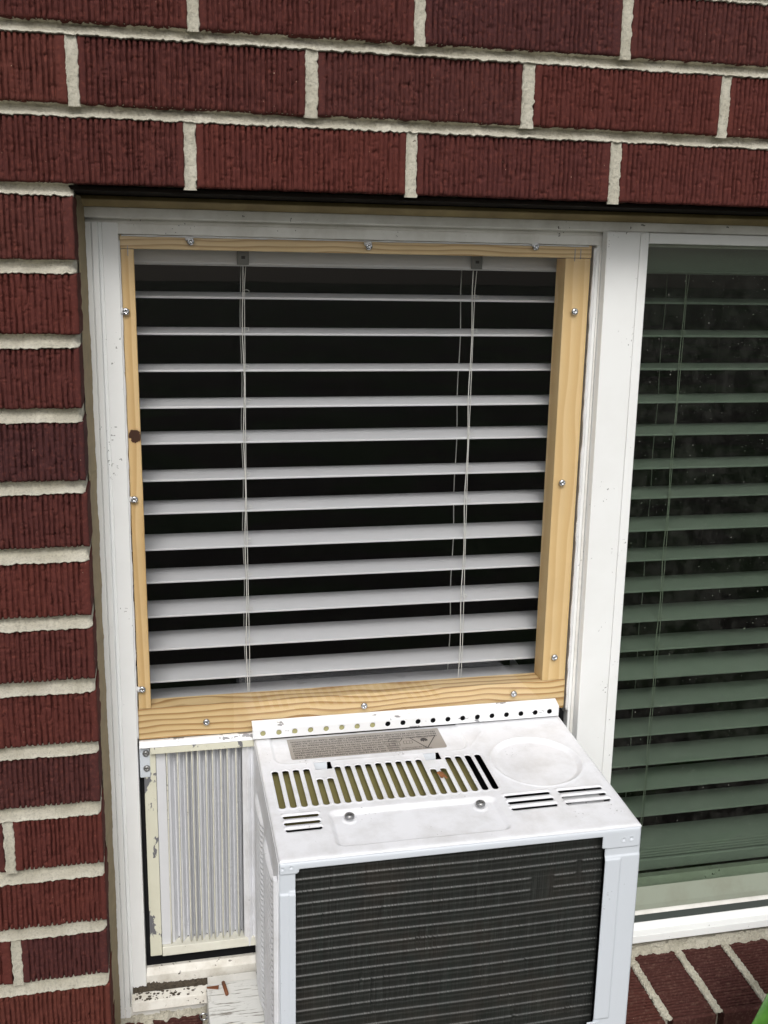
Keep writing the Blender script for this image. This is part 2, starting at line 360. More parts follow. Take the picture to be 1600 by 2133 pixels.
# mortar
mv = []
def bed(x0, x1, zlo, zhi, seed, xround=False):
    n = int((x1-x0)/.0011)+2; xs = np.linspace(x0, x1, n); s = np.linspace(0, 1, 22)
    X, S = np.meshgrid(xs, s)
    up = zhi+.0003+.0026*(n2(xs/.0028, xs*0, seed, 3)-.42); lo = zlo-.0004-.0032*(n2(xs/.0032, xs*0, seed+9, 4)-.42)
    Z = up+(lo-up)*S
    prof = .0135*np.clip(S/.10, 0, 1)**.6*(1-.25*np.clip(S/.6, 0, 1))*(1-np.clip((S-.60)/.26, 0, 1)**.9)
    Y = prof*(1+.35*(n2(X/.02, S*2, seed+3, 2)-.5)) -.0008+.0019*(n2(X/.0017, S*7, seed+4, 3)-.5) - .0010*np.clip((S-.8)*5, 0, 1)*n2(X/.003, S, seed+6, 2)
    Y = np.where((S == 0) | (S == 1), .0035, Y)
    if xround:
        e = np.clip((X-(x1-.007))/.007, 0, 1); Y = Y+.010*e**3*0+.014*np.clip(e-.35, 0, 1)**2; X = X-.0015*e*n2(S*5, S*0, seed+8)
    mv.append(gridmesh('m', X, Y, Z)); return
def head(xa0, xa1, z0, z1, seed):
    n = int((z1-z0)/.0011)+2; zs = np.linspace(z0-.002, z1+.002, n); s = np.linspace(0, 1, 12); S, Z = np.meshgrid(s, zs)
    l = xa0-.0002-.0036*(n2(zs/.004, zs*0, seed, 4)-.42); r = xa1+.0002+.0036*(n2(zs/.004, zs*0, seed+9, 4)-.42)
    X = l[:, None]+(r-l)[:, None]*S; Y = .0026*np.sin(np.pi*S)**.8-.0009+.0012*(n2(X/.0017, Z/.0017, seed+4, 3)-.5)
    Y = np.where((S == 0) | (S == 1), .0035, Y); mv.append(gridmesh('m', X, Y, Z))
for r in range(1, 7): bed(-.45, 1.3, (r-1)*C+.0005+BH, r*C+.0005, 11*r)
bed(-.45, -.0030, LZ[0][1], 0.0005, 5, True)
for i in range(len(LZ)-1): bed(-.45, -.0042, LZ[i+1][1], LZ[i][0], 200+i*13, True)
for r, xs in rows.items():
    for i in range(len(xs)):
        if i == 0: continue
        e = ends[r][i-1] if r in ends else xs[i]-.0102
        head(e, xs[i], r*C, r*C+BH+.001, 400+r*40+i)
for i, (zb, zt) in enumerate(LZ):
    if i % 2 == 0: head(-.2025-.0003, -.1965, zb, zt, 700+i)
    else: head(-.0992-(.0105 if i < 9 else 0), -.0888-(.0105 if i < 9 else 0), zb, zt, 720+i)
back = MB()
back.box(-.6, 1.35, .0160, .0868, .0006, 6*C); back.box(-.6, -.0058, .0160, .0868, -1.02, -.0002)
back.box(1.057, 1.35, .0068, .0868, -1.02, -.0002)
back.box(-1.6, -.012, .0872, .235, -1.75, .8); back.box(1.07, 2.6, .0872, .235, -1.75, .8); back.box(-.0118, 1.0698, .0872, .235, .012, .8); back.box(-.0118, 1.0698, .1302, .235, -1.75, -.905)
back.box(-1.6, 2.6, .0040, .0868, -1.75, -1.0205)
mv.append(back.m('m'))
VV, FF, SS = [], [], []
for m_ in mv:
    n = sum(len(v) for v in VV); a = np.empty(len(m_.vertices)*3); m_.vertices.foreach_get('co', a); VV.append(a.reshape(-1, 3))
    FF += [[i+n for i in p.vertices] for p in m_.polygons]; SS += [len(m_.vertices) > 200]*len(m_.polygons)
mm = bpy.data.meshes.new('mortar'); mm.from_pydata(np.concatenate(VV).tolist(), [], FF); mm.update(); mm.polygons.foreach_set('use_smooth', SS)
put('mortar', mm, M_mortar, wall)
put('steel_lintel', MB().box(-.02, 1.06, .012, .0866, -.0040, -.0004).m('steel_lintel'), M_lintel, wall)

# ================================================================== ROWLOCK SILL
sill = thing('brick_sill', 'sloping sill of ribbed bricks laid on edge below the window', 'window sill', (.5, 0, -.92))
sb = [brick_mesh(.112, .0565, 2000+i*50, .07, 1.6, M_sbrick) for i in range(4)]
ang = math.atan2(.009, .108)
x0 = .6378-.0668*10
for k in range(17):
    xl = x0+.0668*k
    o = put('brick', sb[(k*3) % 4], None, sill, (xl, .088, -.9185+random.uniform(-.0006, .0006)))
    # length runs towards the viewer (-y), face up, height along +x
    o.matrix_basis = Matrix.Translation(Vector((xl, .088, -.9185))-WLOC['brick_sill']) @ Matrix(((0, 0, 1, 0), (-math.cos(ang), math.sin(ang), 0, 0), (-math.sin(ang), -math.cos(ang), 0, 0), (0, 0, 0, 1)))
sm = MB(); mv = []
def sjoint(xc, seed):
    ys = np.linspace(.094, -.0215, 110); s = np.linspace(0, 1, 12); S, Yg = np.meshgrid(s, ys)
    l = xc-.0050-.0034*(n2(ys/.003, ys*0, seed, 3)-.4); r = xc+.0050+.0034*(n2(ys/.003, ys*0, seed+9, 3)-.4)
    X = l[:, None]+(r-l)[:, None]*S; Z = -.9185-(.088-Yg)*math.tan(ang) + .0010-.002*np.sin(np.pi*S)+.0040*(n2(X/.002, Yg/.002, seed+4, 3)-.5)
    Z = np.where((S == 0) | (S == 1), Z-.003, Z); mv.append(gridmesh('m', X[:, ::-1], Yg[:, ::-1], Z[:, ::-1]))
for k in range(18): sjoint(x0+.0668*k-.0051, 40+k*7)
xs = np.linspace(-.002, 1.055, 900); s = np.linspace(0, 1, 14); X, S = np.meshgrid(xs, s)
yb = .0885; Yf = .0872-.0065*n2(xs/.006, xs*0, 77, 4); Zt = -.9055+.002*(n2(xs/.01, xs*0, 78, 2)-.5)
Yg = yb+(Yf-yb)*S; Zg = Zt-.0135*S**1.6+.0030*(n2(X/.004, S*3, 79, 4)-.5)-.004*np.clip((n2(X/.012, S*1.5, 85, 2)-.6)*4, 0, 1); Yg = Yg+.003*(n2(X/.0035, S*5, 88, 2)-.5)*(S > .3); mv.append(gridmesh('m', X, Yg, Zg))
bk = MB().box(-.003, 1.056, -.010, .1298, -1.0, -.9375); bk.box(-.003, 1.056, .0895, .1298, -.929, -.907); mv.append(bk.m('m'))
VV, FF = [], []
for m_ in mv:
    n = sum(len(v) for v in VV); a = np.empty(len(m_.vertices)*3); m_.vertices.foreach_get('co', a); VV.append(a.reshape(-1, 3)); FF += [[i+n for i in p.vertices] for p in m_.polygons]
mm = bpy.data.meshes.new('mortar'); mm.from_pydata(np.concatenate(VV).tolist(), [], FF); mm.update()
put('mortar', mm, M_mortar, sill)

# ================================================================== WINDOW
win = thing('sliding_window', 'white vinyl sliding window set deep in the brick opening', 'window', (.5, .09, -.9))
XR = 1.05
def wb(name, mb, mat=M_vinyl, bev=.0008, par=win, label=None): return put(name, mb.m(name), mat, par, bevel=bev, label=label)
fr = wb('frame', MB().prism_x([(.0835, -.0148), (.0835, -.0238), (.0850, -.0246), (.0980, -.0254), (.0980, -.0286), (.0948, -.0290), (.094, -.0392), (.128, -.0392), (.128, -.0148)], .0003, XR), M_vinyl_d)
wb('head_trim', MB().prism_x([(.076, -.0046), (.074, -.0085), (.0775, -.0108), (.083, -.0146), (.128, -.0146), (.128, -.0046)], -.004, XR), M_trim)
wb('frame', MB().prism_z([(.0003, .128), (.0003, .086), (.0058, .085), (.0060, .0885), (.0067, .0885), (.0069, .085), (.0120, .085), (.0128, .0925), (.0158, .0935), (.0162, .0920), (.0308, .0925), (.0316, .0985), (.0316, .128)], -.912, -.0286))
# caulk bead between brick and frame
zs = np.linspace(-.006, -.93, 700); s = np.linspace(0, 1, 10); Zg, S = np.meshgrid(zs, s)
sd = .5-.5*np.cos(S*np.pi)
xe = .0012+.0022*(n2(zs/.03, zs*0, 5, 3)-.5)
X = -.0046+(xe+.0046)*S+.0006*(n2(Zg/.004, S*3, 8, 2)-.5); Y = .052+.0335*S**.75-.0015*np.sin(np.pi*S)+.002*(n2(Zg/.008, S*2, 9, 3)-.5)
put('caulk_bead', gridmesh('caulk_bead', X[:, ::-1], Y[:, ::-1], Zg[:, ::-1]), M_caulk, win)
xc = np.linspace(-.005, XR, 600); S2, Xg = np.meshgrid(s, xc); ze = -.0150-.0015*(n2(xc/.02, xc*0, 15, 3))
put('caulk_bead', gridmesh('caulk_bead', Xg, .084+.0012*S2+0*Xg+.0006*(n2(Xg/.005, S2, 4)-.5), -.0118+(ze[:, None]+.0118)*S2), M_caulk, win)
# jamb strips, meeting stile
wb('jamb_track', MB().bar(.5302, .5420, .5302, .5440, -.0390, -.8600, .0935, .128), M_vinyl)
wb('jamb_track', MB().bar(.5330, .5350, .5330, .5370, -.0390, -.8600, .0915, .0933), M_vinyl_d)
wb('jamb_track', MB().bar(.5240, .5285, .5240, .5285, -.5800, -.8600, .1010, .128), M_black)  # black strip added for the dark foam-filled gap, not a track
sash = wb('sash', MB().bar(.5350, .5732, .5385, .5732, -.0247, -.8700, .0795, .0930), M_vinyl, .0012)
wb('glazing_bead', MB().bar(.5740, .5842, .5740, .5872, -.0247, -.8640, .0810, .0925), M_vinyl, .0015, sash)
wb('glazing_bead', MB().prism_x([(.081, -.0252), (.082, -.0362), (.0925, -.0362), (.0925, -.0252)], .5845, XR), M_vinyl, .0008, sash)
wb('glazing_bead', MB().prism_x([(.0928, -.8250), (.0890, -.8480), (.0890, -.8555), (.0929, -.8555)], .5875, XR), M_bead, 0, sash, label='dirty beige bead along the foot of the right pane')
wb('gasket', MB().prism_x([(.0885, -.8625), (.0870, -.8712), (.0925, -.8712), (.0925, -.8625)], .5875, XR), M_gasket, 0, sash)
wb('glazing_bead', MB().prism_x([(.0925, -.8558), (.0890, -.8624), (.0928, -.8624), (.0928, -.8558)], .5875, XR), M_vinyl_d, 0, sash)
put('glass', MB().box(.5800, XR-.01, .0932, .0962, -.872, -.030).m('glass'), M_glass, sash)
wb('sash_rail', MB().prism_x([(.0965, -.8555), (.1010, -.8400), (.112, -.8245), (.124, -.8265), (.124, -.8720), (.098, -.8720)], .56, XR), M_vinyl_d)
# bottom: sloped sill track in steps
wb('sill_track', MB().prism_x([(.128, -.8725), (.0872, -.8720), (.0822, -.8772), (.0822, -.8790), (.0722, -.8806), (.0716, -.8900), (.0760, -.8935), (.128, -.8935)], .5260, XR), M_vinyl, .0006)
wb('bottom_rail', MB().prism_x([(.128, -.8600), (.1005, -.8605), (.0965, -.8660), (.0950, -.8675), (.0945, -.8790), (.128, -.8790)], .0170, .5258), M_grimy, .0006)
wb('sill_track', MB().prism_x([(.0942, -.8895), (.0880, -.8870), (.0866, -.8815), (.0850, -.8806), (.0735, -.8842), (.0712, -.8950), (.0760, -.8990), (.0942, -.8990)], .0145, .5258), M_grimy, .0008)
wb('sill_flange', MB().box(.0003, .5258, .0860, .1280, -.9120, -.8992), M_vinyl_d, .0006)
# grime lying in the track
xs = np.linspace(.0155, .30, 400); s = np.linspace(0, 1, 8); X, S = np.meshgrid(xs, s)
th = (.0052*np.exp(-(xs-.0155)/.03)+.0018)*(n2(xs/.003, xs*0, 31, 4)*1.6)
Y = .0948-.0085*S; Z = -.8838+.0022*(1-S)+th*(1-S)+.0022*n2(X/.0015, S*6, 32, 3)
put('grime', gridmesh('grime', X, Y, Z), M_dirt, win, kind='stuff')

db = MB(); rs = np.random.RandomState(8)
for k in range(150):
    x = .017+abs(rs.normal(0, .045)) if k < 110 else rs.uniform(.02, .15); y = rs.uniform(.0745, .0940); z = -.8806-(.0852-min(y, .0852))*.33+.0004 if y < .087 else -.8795
    if x > .156: continue
    r = rs.uniform(.0004, .0016); a = rs.uniform(0, 3)
    V = [(x+r*rs.uniform(.6, 1.3)*math.cos(a+t)*1.4, y+r*rs.uniform(.5, 1.1)*math.sin(a+t), z+h) for h in (-.0002, r*.5) for t in (0, 1.3, 2.5, 3.8, 5.0)]
    db.add(V, [(4, 3, 2, 1, 0), (5, 6, 7, 8, 9)]+[(i, (i+1) % 5, (i+1) % 5+5, i+5) for i in range(5)])
put('debris', db.m('debris'), M_dirt, win, kind='stuff')

# ================================================================== BLIND
bl = thing('venetian_blind', 'white horizontal venetian blind hanging inside behind both panes', 'window blind', (.6, .17, -.02))
put('headrail', MB().box(.012, 1.04, .140, .196, -.068, -.022).m('headrail'), M_slat, bl, bevel=.0015)
put('valance_lip', MB().box(.012, 1.04, .1375, .1397, -.0665, -.0635).m('valance_lip'), M_slat, bl, bevel=.0005)
SLZ = [-.0997, -.1377, -.1764, -.2155, -.2543, -.2949, -.3315, -.3723, -.4100, -.4499, -.4890, -.5274, -.5655, -.6049, -.6437, -.6851, -.7208, -.7587]
CX = [.1555, .4095, .6665, .9205]
def slat_mesh(drop):
    n = 9; top = []; bot = []
    for i in range(n):
        t = i/(n-1); y = .149+.046*t; z = .0018*math.sin(math.pi*t)+.0035*t+drop*t
        top.append((y, z)); bot.append((y, z-.0024))
    return MB().prism_x(top[::-1]+bot, .014, 1.038).m('slat')
SM = [slat_mesh(d) for d in (0, .0016, -.0014, .0065)]
random.seed(11)
for i, z in enumerate(SLZ):
    o = put('slat', SM[3 if i == 12 else 0 if i < 2 else i % 3], M_slat, bl, (0, 0, z), bevel=.0006)
for z in (-.8065, -.8105, -.8145, -.8185): put('slat', SM[0], M_slat, bl, (0, 0, z))
put('bottom_rail', MB().box(.014, 1.038, .149, .198, -.841, -.8245).m('bottom_rail'), M_slat, bl, bevel=.002)
LOOP = MB().tube([(.0032*math.cos(t)-.0004, 0, .0018*math.sin(t)) for t in np.linspace(2.6, -2.6, 12)], .0003, 5).m('ladder_loop', True)
for cx in CX:
    for yy, ph in ((.1472, 0), (.1985, .002)):
        pts = [(cx+ph+.0008*math.sin(k*1.3+cx*9), yy, -.067-k*.0247) for k in range(31)]
        put('ladder_cord', MB().tube(pts, .00055, 6).m('ladder_cord', True), M_cord, bl)
    put('lift_cord', MB().tube([(cx+.004, .1465, -.060), (cx+.0018, .146, -.09), (cx+.0012, .146, -.30), (cx+.0030, .146, -.5), (cx+.001, .146, -.79)], .0004, 6).m('lift_cord', True), M_cord, bl)
    for i, z in enumerate(SLZ[:14]):
        if random.random() < .8: o = put('ladder_loop', LOOP, M_cord, bl, (cx+.0042+random.uniform(-.0006, .0006), .1478, z+random.uniform(.0025, .006))); o.rotation_euler = (0, random.uniform(-.5, .5), random.uniform(-.5, .5))
    if cx > .6: continue        # the headrail is plain behind the right pane
    cl = put('cord_clip', MB().box(cx-.0065, cx+.0060, .1352, .1372, -.0665, -.0505).m('cord_clip'), M_clip, bl, bevel=.0006)
    put('clip_slot', MB().box(cx-.0020, cx+.0020, .1346, .1351, -.0605, -.0575).m('clip_slot'), M_black, cl)

# ================================================================== PINE FRAME WITH CLEAR SHEET
pf = thing('pine_frame', 'raw pine wood frame with clear sheet screwed over the upper window opening', 'wooden frame', (.28, .1, -.575))
def pw(name, mb, mat, label=None): return put(name, mb.m(name), mat, pf, bevel=.0007, label=label)
pw('rail', MB().box(.0322, .5268, .0990, .1250, -.0528, -.0396), M_pine_t, 'thin top rail of the pine frame')
pw('rail', MB().box(.0328, .5268, .0990, .1270, -.5745, -.5388), M_pine_x, 'wide bottom rail with wavy grain')
pw('stile', MB().bar(.0325, .0452, .0338, .0468, -.0532, -.5384, .0990, .1250), M_pine_k, 'narrow left stile with a dark knot')
pw('stile', MB().bar(.4975, .5262, .4975, .5262, -.0532, -.5384, .0992, .1260), M_pine_z, 'broad right stile')
put('clear_sheet', MB().box(.0318, .5285, .0958, .0978, -.5785, -.0400).m('clear_sheet'), M_sheet, pf)
def bead(pts, r, seed):
    P = []
    R = []
    for a, b in zip(pts[:-1], pts[1:]):
        a, b = Vector(a), Vector(b); n = max(2, int((b-a).length/.004))
        for k in range(n): P.append(a.lerp(b, k/n)); R.append(r*(.5+1.0*float(n2(np.array(len(P)/2.7), np.array(0.), seed, 2))))
    return MB().tube(P, R, 8)
put('silicone_bead', bead([(.0316, .0958, -.045), (.0316, .0958, -.575)], .0013, 3).m('silicone_bead', True), M_sil, pf)
put('silicone_bead', bead([(.5290, .0955, -.042), (.5290, .0955, -.580)], .0019, 6).m('silicone_bead', True), M_sil, pf)
put('silicone_bead', bead([(.034, .0966, -.0404), (.526, .0966, -.0404)], .0008, 9).m('silicone_bead', True), M_sil, pf)
def screw_mesh(r, hgt, cross=True, n=28, rings=9):
    V = [(0, -hgt+.0012 if cross else -hgt, 0)]; F = []
    for i in range(1, rings+1):
        for k in range(n):
            t = 2*math.pi*k/n; q = i/rings; x = r*q*math.cos(t); z = r*q*math.sin(t); y = -hgt*math.sqrt(max(0, 1-(q*.98)**2))**.9
            if cross:
                a = min(abs(x), abs(z))/r; 
                if max(abs(x), abs(z)) < r*.55 and a < .15: y += .0013*(1-q)
            V.append((x, y, z))
    for k in range(n): F.append((0, 1+(k+1) % n, 1+k))
    for i in range(rings-1):
        for k in range(n):
            a = 1+i*n+k; b = 1+i*n+(k+1) % n; F.append((a, b, b+n, a+n))
    base = 1+(rings-1)*n; e = len(V)
    for k in range(n): x, y, z = V[base+k]; V.append((x, .001, z))
    for k in range(n): F.append((base+k, base+(k+1) % n, e+(k+1) % n, e+k))
    return mesh('screw', V, F, True)
SC = screw_mesh(.0037, .0021)
random.seed(5)
for (u, v) in [(397, 503), (769, 513), (1117, 514), (262, 649), (280, 1041), (296, 1437), (1198, 649), (1172, 1006), (1156, 1370), (430, 1505), (759, 1471), (1071, 1446)]:
    P = at(u, v, .0945); o = put('screw', SC, M_steel, pf, (P[0], .0952, P[2])); o.rotation_euler = (0, random.uniform(0, 1.5), 0)
    if u < 300 or v < 520:
        sm_ = MB(); rr = np.random.RandomState(int(u))
        bl_ = put('silicone_blob', bead([(P[0]-.003, .0950, P[2]+.003), (P[0]-.0044, .0948, P[2]), (P[0]-.003, .0950, P[2]-.004)] if u < 300 else [(P[0]-.005, .095, P[2]+.002), (P[0], .0948, P[2]+.0035), (P[0]+.005, .095, P[2]+.002)], .0016, int(u)).m('silicone_blob', True), M_sil, pf)
for (u, v, L) in [(1198, 531, .013), (1210, 529, .011), (266, 522, .010)]:
    P = at(u, v, .0985); put('staple', MB().box(P[0]-.0004, P[0]+.0004, .0984, .0992, P[2]-L/2, P[2]+L/2).m('staple'), M_dsteel, pf)

# ================================================================== ACCORDION PANEL
ap = thing('accordion_panel', 'pleated white and cream accordion side panel filling the gap left of the air conditioner', 'vent panel', (.095, .1, -.845))
rail_t = put('top_rail', MB().prism_x([(.0935, -.5790), (.0900, -.5805), (.0900, -.5885), (.108, -.5885), (.108, -.5765), (.0965, -.5765)], .0442, .1570).m('top_rail'), M_cream, ap, bevel=.0006, label='cream top rail with peeling paint')
put('top_lip', MB().prism_x([(.0895, -.5800), (.0945, -.5748), (.0985, -.5748), (.0985, -.5762), (.0955, -.5764), (.0932, -.5788), (.0898, -.5806)], .0330, .1568).m('top_lip'), M_strip, ap)
put('side_rail', MB().box(.0368, .0498, .0975, .112, -.8440, -.5888).m('side_rail'), M_cream, ap, bevel=.0006, label='cream side rail with peeling paint')
put('bottom_rail', MB().prism_x([(.0960, -.8330), (.0950, -.8440), (.112, -.8440), (.112, -.8330)], .0502, .1585).m('bottom_rail'), M_ridge, ap, bevel=.0008)
put('flat_strip', MB().box(.0500, .0605, .1010, .1030, -.8328, -.5888).m('flat_strip'), M_pleat, ap, bevel=.0004)
RX = [.0614, .0730, .0830, .0893, .0957, .1046, .1115, .1204, .1278, .1378, .1440]
for i in range(len(RX)-1):
    a, b = RX[i], RX[i+1]; mid = (a+b)/2; w = b-a
    t = .0009
    prof = [(a, .1015), (a+.0006, .1030), (a+w*.30, .1040), (mid+w*.18, .1128), (mid+w*.26, .1130), (b-w*.12, .1060), (b-.0004, .1025)]
    o = put('pleat', MB().prism_z(prof+[(x, y+.0014) for x, y in prof[::-1]], -.8328, -.5888).m('pleat'), M_pleat, ap)
    put('pleat_ridge', MB().tube([(a+.0004*math.sin(i+z*9), .1008, z) for z in np.linspace(-.8326, -.5890, 14)], .00085, 8).m('pleat_ridge', True), M_ridge, o)
put('end_channel', MB().prism_z([(.1445, .112), (.1445, .0990), (.1480, .0965), (.1500, .0945), (.1530, .0965), (.1545, .0990), (.1572, .0950), (.1585, .0950), (.1585, .112)], -.8440, -.5888).m('end_channel'), M_acw, ap, bevel=.0005)
bp = put('bracket', MB().prism_z([(.0326, .0985), (.0326, .0962), (.0438, .0962), (.0438, .0985)], -.6185, -.5800).m('bracket'), M_acw_shade, ap, bevel=.0012, label='small painted bracket with two screws')
SC2 = screw_mesh(.0037, .0026)
for (u, v) in [(304, 1571), (306, 1602)]:
    P = at(u, v, .094); o = put('screw', SC2, M_dsteel, bp, (P[0], .0958, P[2])); o.rotation_euler = (0, random.uniform(0, 1.5), 0)
put('gap_strip', MB().box(.0318, .1586, .1040, .1290, -.8598, -.8445).m('gap_strip'), M_black, ap)  # black strip added where only a dark gap shows
put('gap_strip', MB().box(.0322, .0364, .1030, .1290, -.8440, -.6190).m('gap_strip'), M_dark, ap)

# ================================================================== AIR CONDITIONER
ac = thing('air_conditioner', 'white window air conditioner with dark coil sticking out below the pine frame', 'air conditioner', (.335, 0, -.867))
def capsule(X, Y, ax, ay, bx, by, r):
    dx, dy = bx-ax, by-ay; t = np.clip(((X-ax)*dx+(Y-ay)*dy)/(dx*dx+dy*dy), 0, 1); return np.hypot(X-ax-t*dx, Y-ay-t*dy)-r
def rrect(X, Y, x0, x1, y0, y1, r):
    cx, cy = (x0+x1)/2, (y0+y1)/2; qx = np.abs(X-cx)-(x1-x0)/2+r; qy = np.abs(Y-cy)-(y1-y0)/2+r
    return np.hypot(np.maximum(qx, 0), np.maximum(qy, 0))+np.minimum(np.maximum(qx, qy), 0)-r
def sdf_sheet(name, U0, U1, V0, V1, res, hole, place, outer=None):
    nu = int((U1-U0)/res)+1; nv = int((V1-V0)/res)+1; us = np.linspace(U0, U1, nu); vs = np.linspace(V0, V1, nv); U, V = np.meshgrid(us, vs)
    d = hole(U, V); e = 1e-5; du = us[1]-us[0]
    gu = (hole(U+e, V)-d)/e; gv = (hole(U, V+e)-d)/e; gl = np.hypot(gu, gv)+1e-9; near = (np.abs(d) < du*.62)
    inner = np.zeros_like(near); inner[1:-1, 1:-1] = True; near &= inner
    U = np.where(near, U-d*gu/gl/gl, U); V = np.where(near, V-d*gv/gl/gl, V)
    keepv = (hole(U, V) > -du*.3)
    a = np.arange(nu*nv).reshape(nv, nu); q = np.stack([a[:-1, :-1], a[:-1, 1:], a[1:, 1:], a[1:, :-1]], -1).reshape(-1, 4)
    k = keepv.ravel(); q = q[k[q].all(1)]
    used = np.unique(q); remap = -np.ones(nu*nv, int); remap[used] = np.arange(len(used)); q = remap[q]
    Pu, Pv = U.ravel()[used], V.ravel()[used]; X, Y, Z = place(Pu, Pv)
    m = bpy.data.meshes.new(name); m.from_pydata(np.stack([X, Y, Z], 1).tolist(), [], q.tolist()); m.update(); m.polygons.foreach_set('use_smooth', [True]*len(m.polygons)); return m
XL, XRR = .1575, .5167
def hole_top(X, Y):
    d = np.full(X.shape, 1.)
    for k in range(21):
        x = .1715+.01108*k; yt = -.0065 if k in (4, 5, 15, 16) else .0145
        d = np.minimum(d, capsule(X, Y, x, -.0480, x, yt, .0033))
    for x0, x1 in ((.2145, .2328), (.3350, .3528)): d = np.minimum(d, rrect(X, Y, x0, x1, .0145, .0290, .0008))
    for (xa, xb) in ((.1708, .2040), (.3980, .4445), (.4560, .5020)):
        for y in (-.0670, -.0780, -.0888): d = np.minimum(d, capsule(X, Y, xa, y, xb, y, .00135))
    return d
def ss(t): t = np.clip(t, 0, 1); return t*t*(3-2*t)
def h_top(X, Y):
    h = np.zeros_like(X)
    d = rrect(X, Y, .2125, .3885, -.1220, -.0612, .010); h -= .0038*ss(-d/.0065)
    d = np.hypot(X-.4540, (Y+.0050))-.0500; h -= .0034*ss(-d/.0070); h += .0007*np.exp(-(d/.0015)**2)
    d = rrect(X, Y, .1735, .3900, .0300, .1200, .014); h -= .0012*ss(-d/.0025); h += .0004*np.exp(-((d-.001)/.0009)**2)
    d = capsule(X, Y, .2400, .0322, .3250, .0335, .0001); h += .0007*np.exp(-(d/.0012)**2)
    hd = np.full(X.shape, 1.)
    for k in range(21):
        x = .1715+.01108*k; yt = -.0065 if k in (4, 5, 15, 16) else .0145
        hd = np.minimum(hd, capsule(X, Y, x, -.0480, x, yt, .0033))
    h += .0007*np.exp(-((hd-.0016)/.0009)**2)
    for (xa, xb) in ((.1708, .2040), (.3980, .4445), (.4560, .5020)):
        for y in (-.0670, -.0780, -.0888):
            d = capsule(X, Y, xa, y+.0038, xb, y+.0038, .0001); h += .0017*ss(1-d/.0034); h -= .0008*ss(1-np.abs(Y-y+.0018)/.002)*(X > xa)*(X < xb)
    for x, y in ((.2343, -.0743), (.3687, -.0744)): d = np.hypot(X-x, Y-y); h += .0010*ss(1-np.abs(d-.0055)/.003)
    ed = np.minimum(np.minimum(X-XL, XRR-X), Y-AY1); h -= .0022*np.exp(-ed/.0011)
    h += .0007*(n2(X/.05, Y/.04, 3, 2)-.5)
    # creases
    h += .0004*np.exp(-(capsule(X, Y, .3900, .0330, .4130, .0640, .0001)/.0012)**2)
    return h
tm = sdf_sheet('top_panel', XL, XRR, AY1, .0870, .00085, hole_top, lambda X, Y: (X, Y, ztop(Y)+h_top(X, Y)))
top = put('top_panel', tm, M_acw, ac); so = top.modifiers.new('solid', 'SOLIDIFY'); so.thickness = .0009; so.offset = -1
# hooks under the two openings
for x0, x1 in ((.2148, .2290), (.3353, .3495)):
    y0, y1 = .0147, .0292; put('bent_tab', MB().hexa([(x0, .0225, ztop(y0)-.0170), (x1, .0225, ztop(y0)-.0170), (x1, .0237, ztop(y0)-.0170), (x0, .0237, ztop(y0)-.0170), (x0, y1-.0004, ztop(y1)-.0008), (x1, y1-.0004, ztop(y1)-.0008), (x1, y1+.0008, ztop(y1)-.0008), (x0, y1+.0008, ztop(y1)-.0008)]).m('bent_tab'), M_acw_shade, ac)
# body
fm = MB()
yf = AY1-.0002
zb = -.8660
def hole_face(X, Z):   # the face is one pressed sheet: posts, top flange, tabs around the coil opening
    d = rrect(X, Z, .1725, .4790, -1.0, -.6047, .0012)
    dl = rrect(X, Z, .1400, .1758, -.6090, -.5, .0022); dr = rrect(X, Z, .4752, .56, -.6180, -.5, .0022)
    d = np.maximum(d, -dl); d = np.maximum(d, -dr); return d
def y_face(X, Z):
    y = np.full_like(X, yf)
    # tabs and flange lap over the posts: 1.2 mm proud
    lap = np.minimum(rrect(X, Z, XL, .1758, -.6090, -.5, .0022), rrect(X, Z, .4752, .5150, -.6180, -.5, .0022)); lap = np.minimum(lap, rrect(X, Z, XL, .5150, -.6047, -.5, .001))
    y -= .0012*ss(-lap/.0008+.5)
    for (x, z, r) in ((.1605, -.6030, .0016), (.1685, -.6022, .0016), (.4975, -.6095, .0019), (.5055, -.6090, .0019)):
        d = np.hypot(X-x, Z-z); y += .0011*ss(1-d/(r*1.2))-.0004*ss(1-np.abs(d-r*1.3)/.0008)
    for xx, za, zb_ in ((.1665, -.6260, -.86), (.4955, -.6285, -.8130)):
        y -= .0011*ss((X-xx+.0012)/.0024)*ss((za-Z)/.002)*(1 if xx < .3 else 0)*ss((Z-zb_)/.002)
        if xx > .3: y -= .0011*ss((xx+.0012-X)/.0024)*ss((za-Z)/.002)*ss((Z-zb_)/.002)
    ed = np.minimum(X-XL, XRR-X); y += .0016*np.exp(-ed/.0009); y += .0018*np.exp(-np.maximum(ztop(AY1)-.0018-Z, 0)/.0009)
    return y
fmesh = sdf_sheet('front_frame', XL, XRR, zb, ztop(AY1)-.0018, .00085, hole_face, lambda X, Z: (X, y_face(X, Z), Z))
ff = put('front_frame', fmesh, M_acw_shade, ac); so = ff.modifiers.new('solid', 'SOLIDIFY'); so.thickness = .0011; so.offset = -1
for p_ in fmesh.polygons: pass
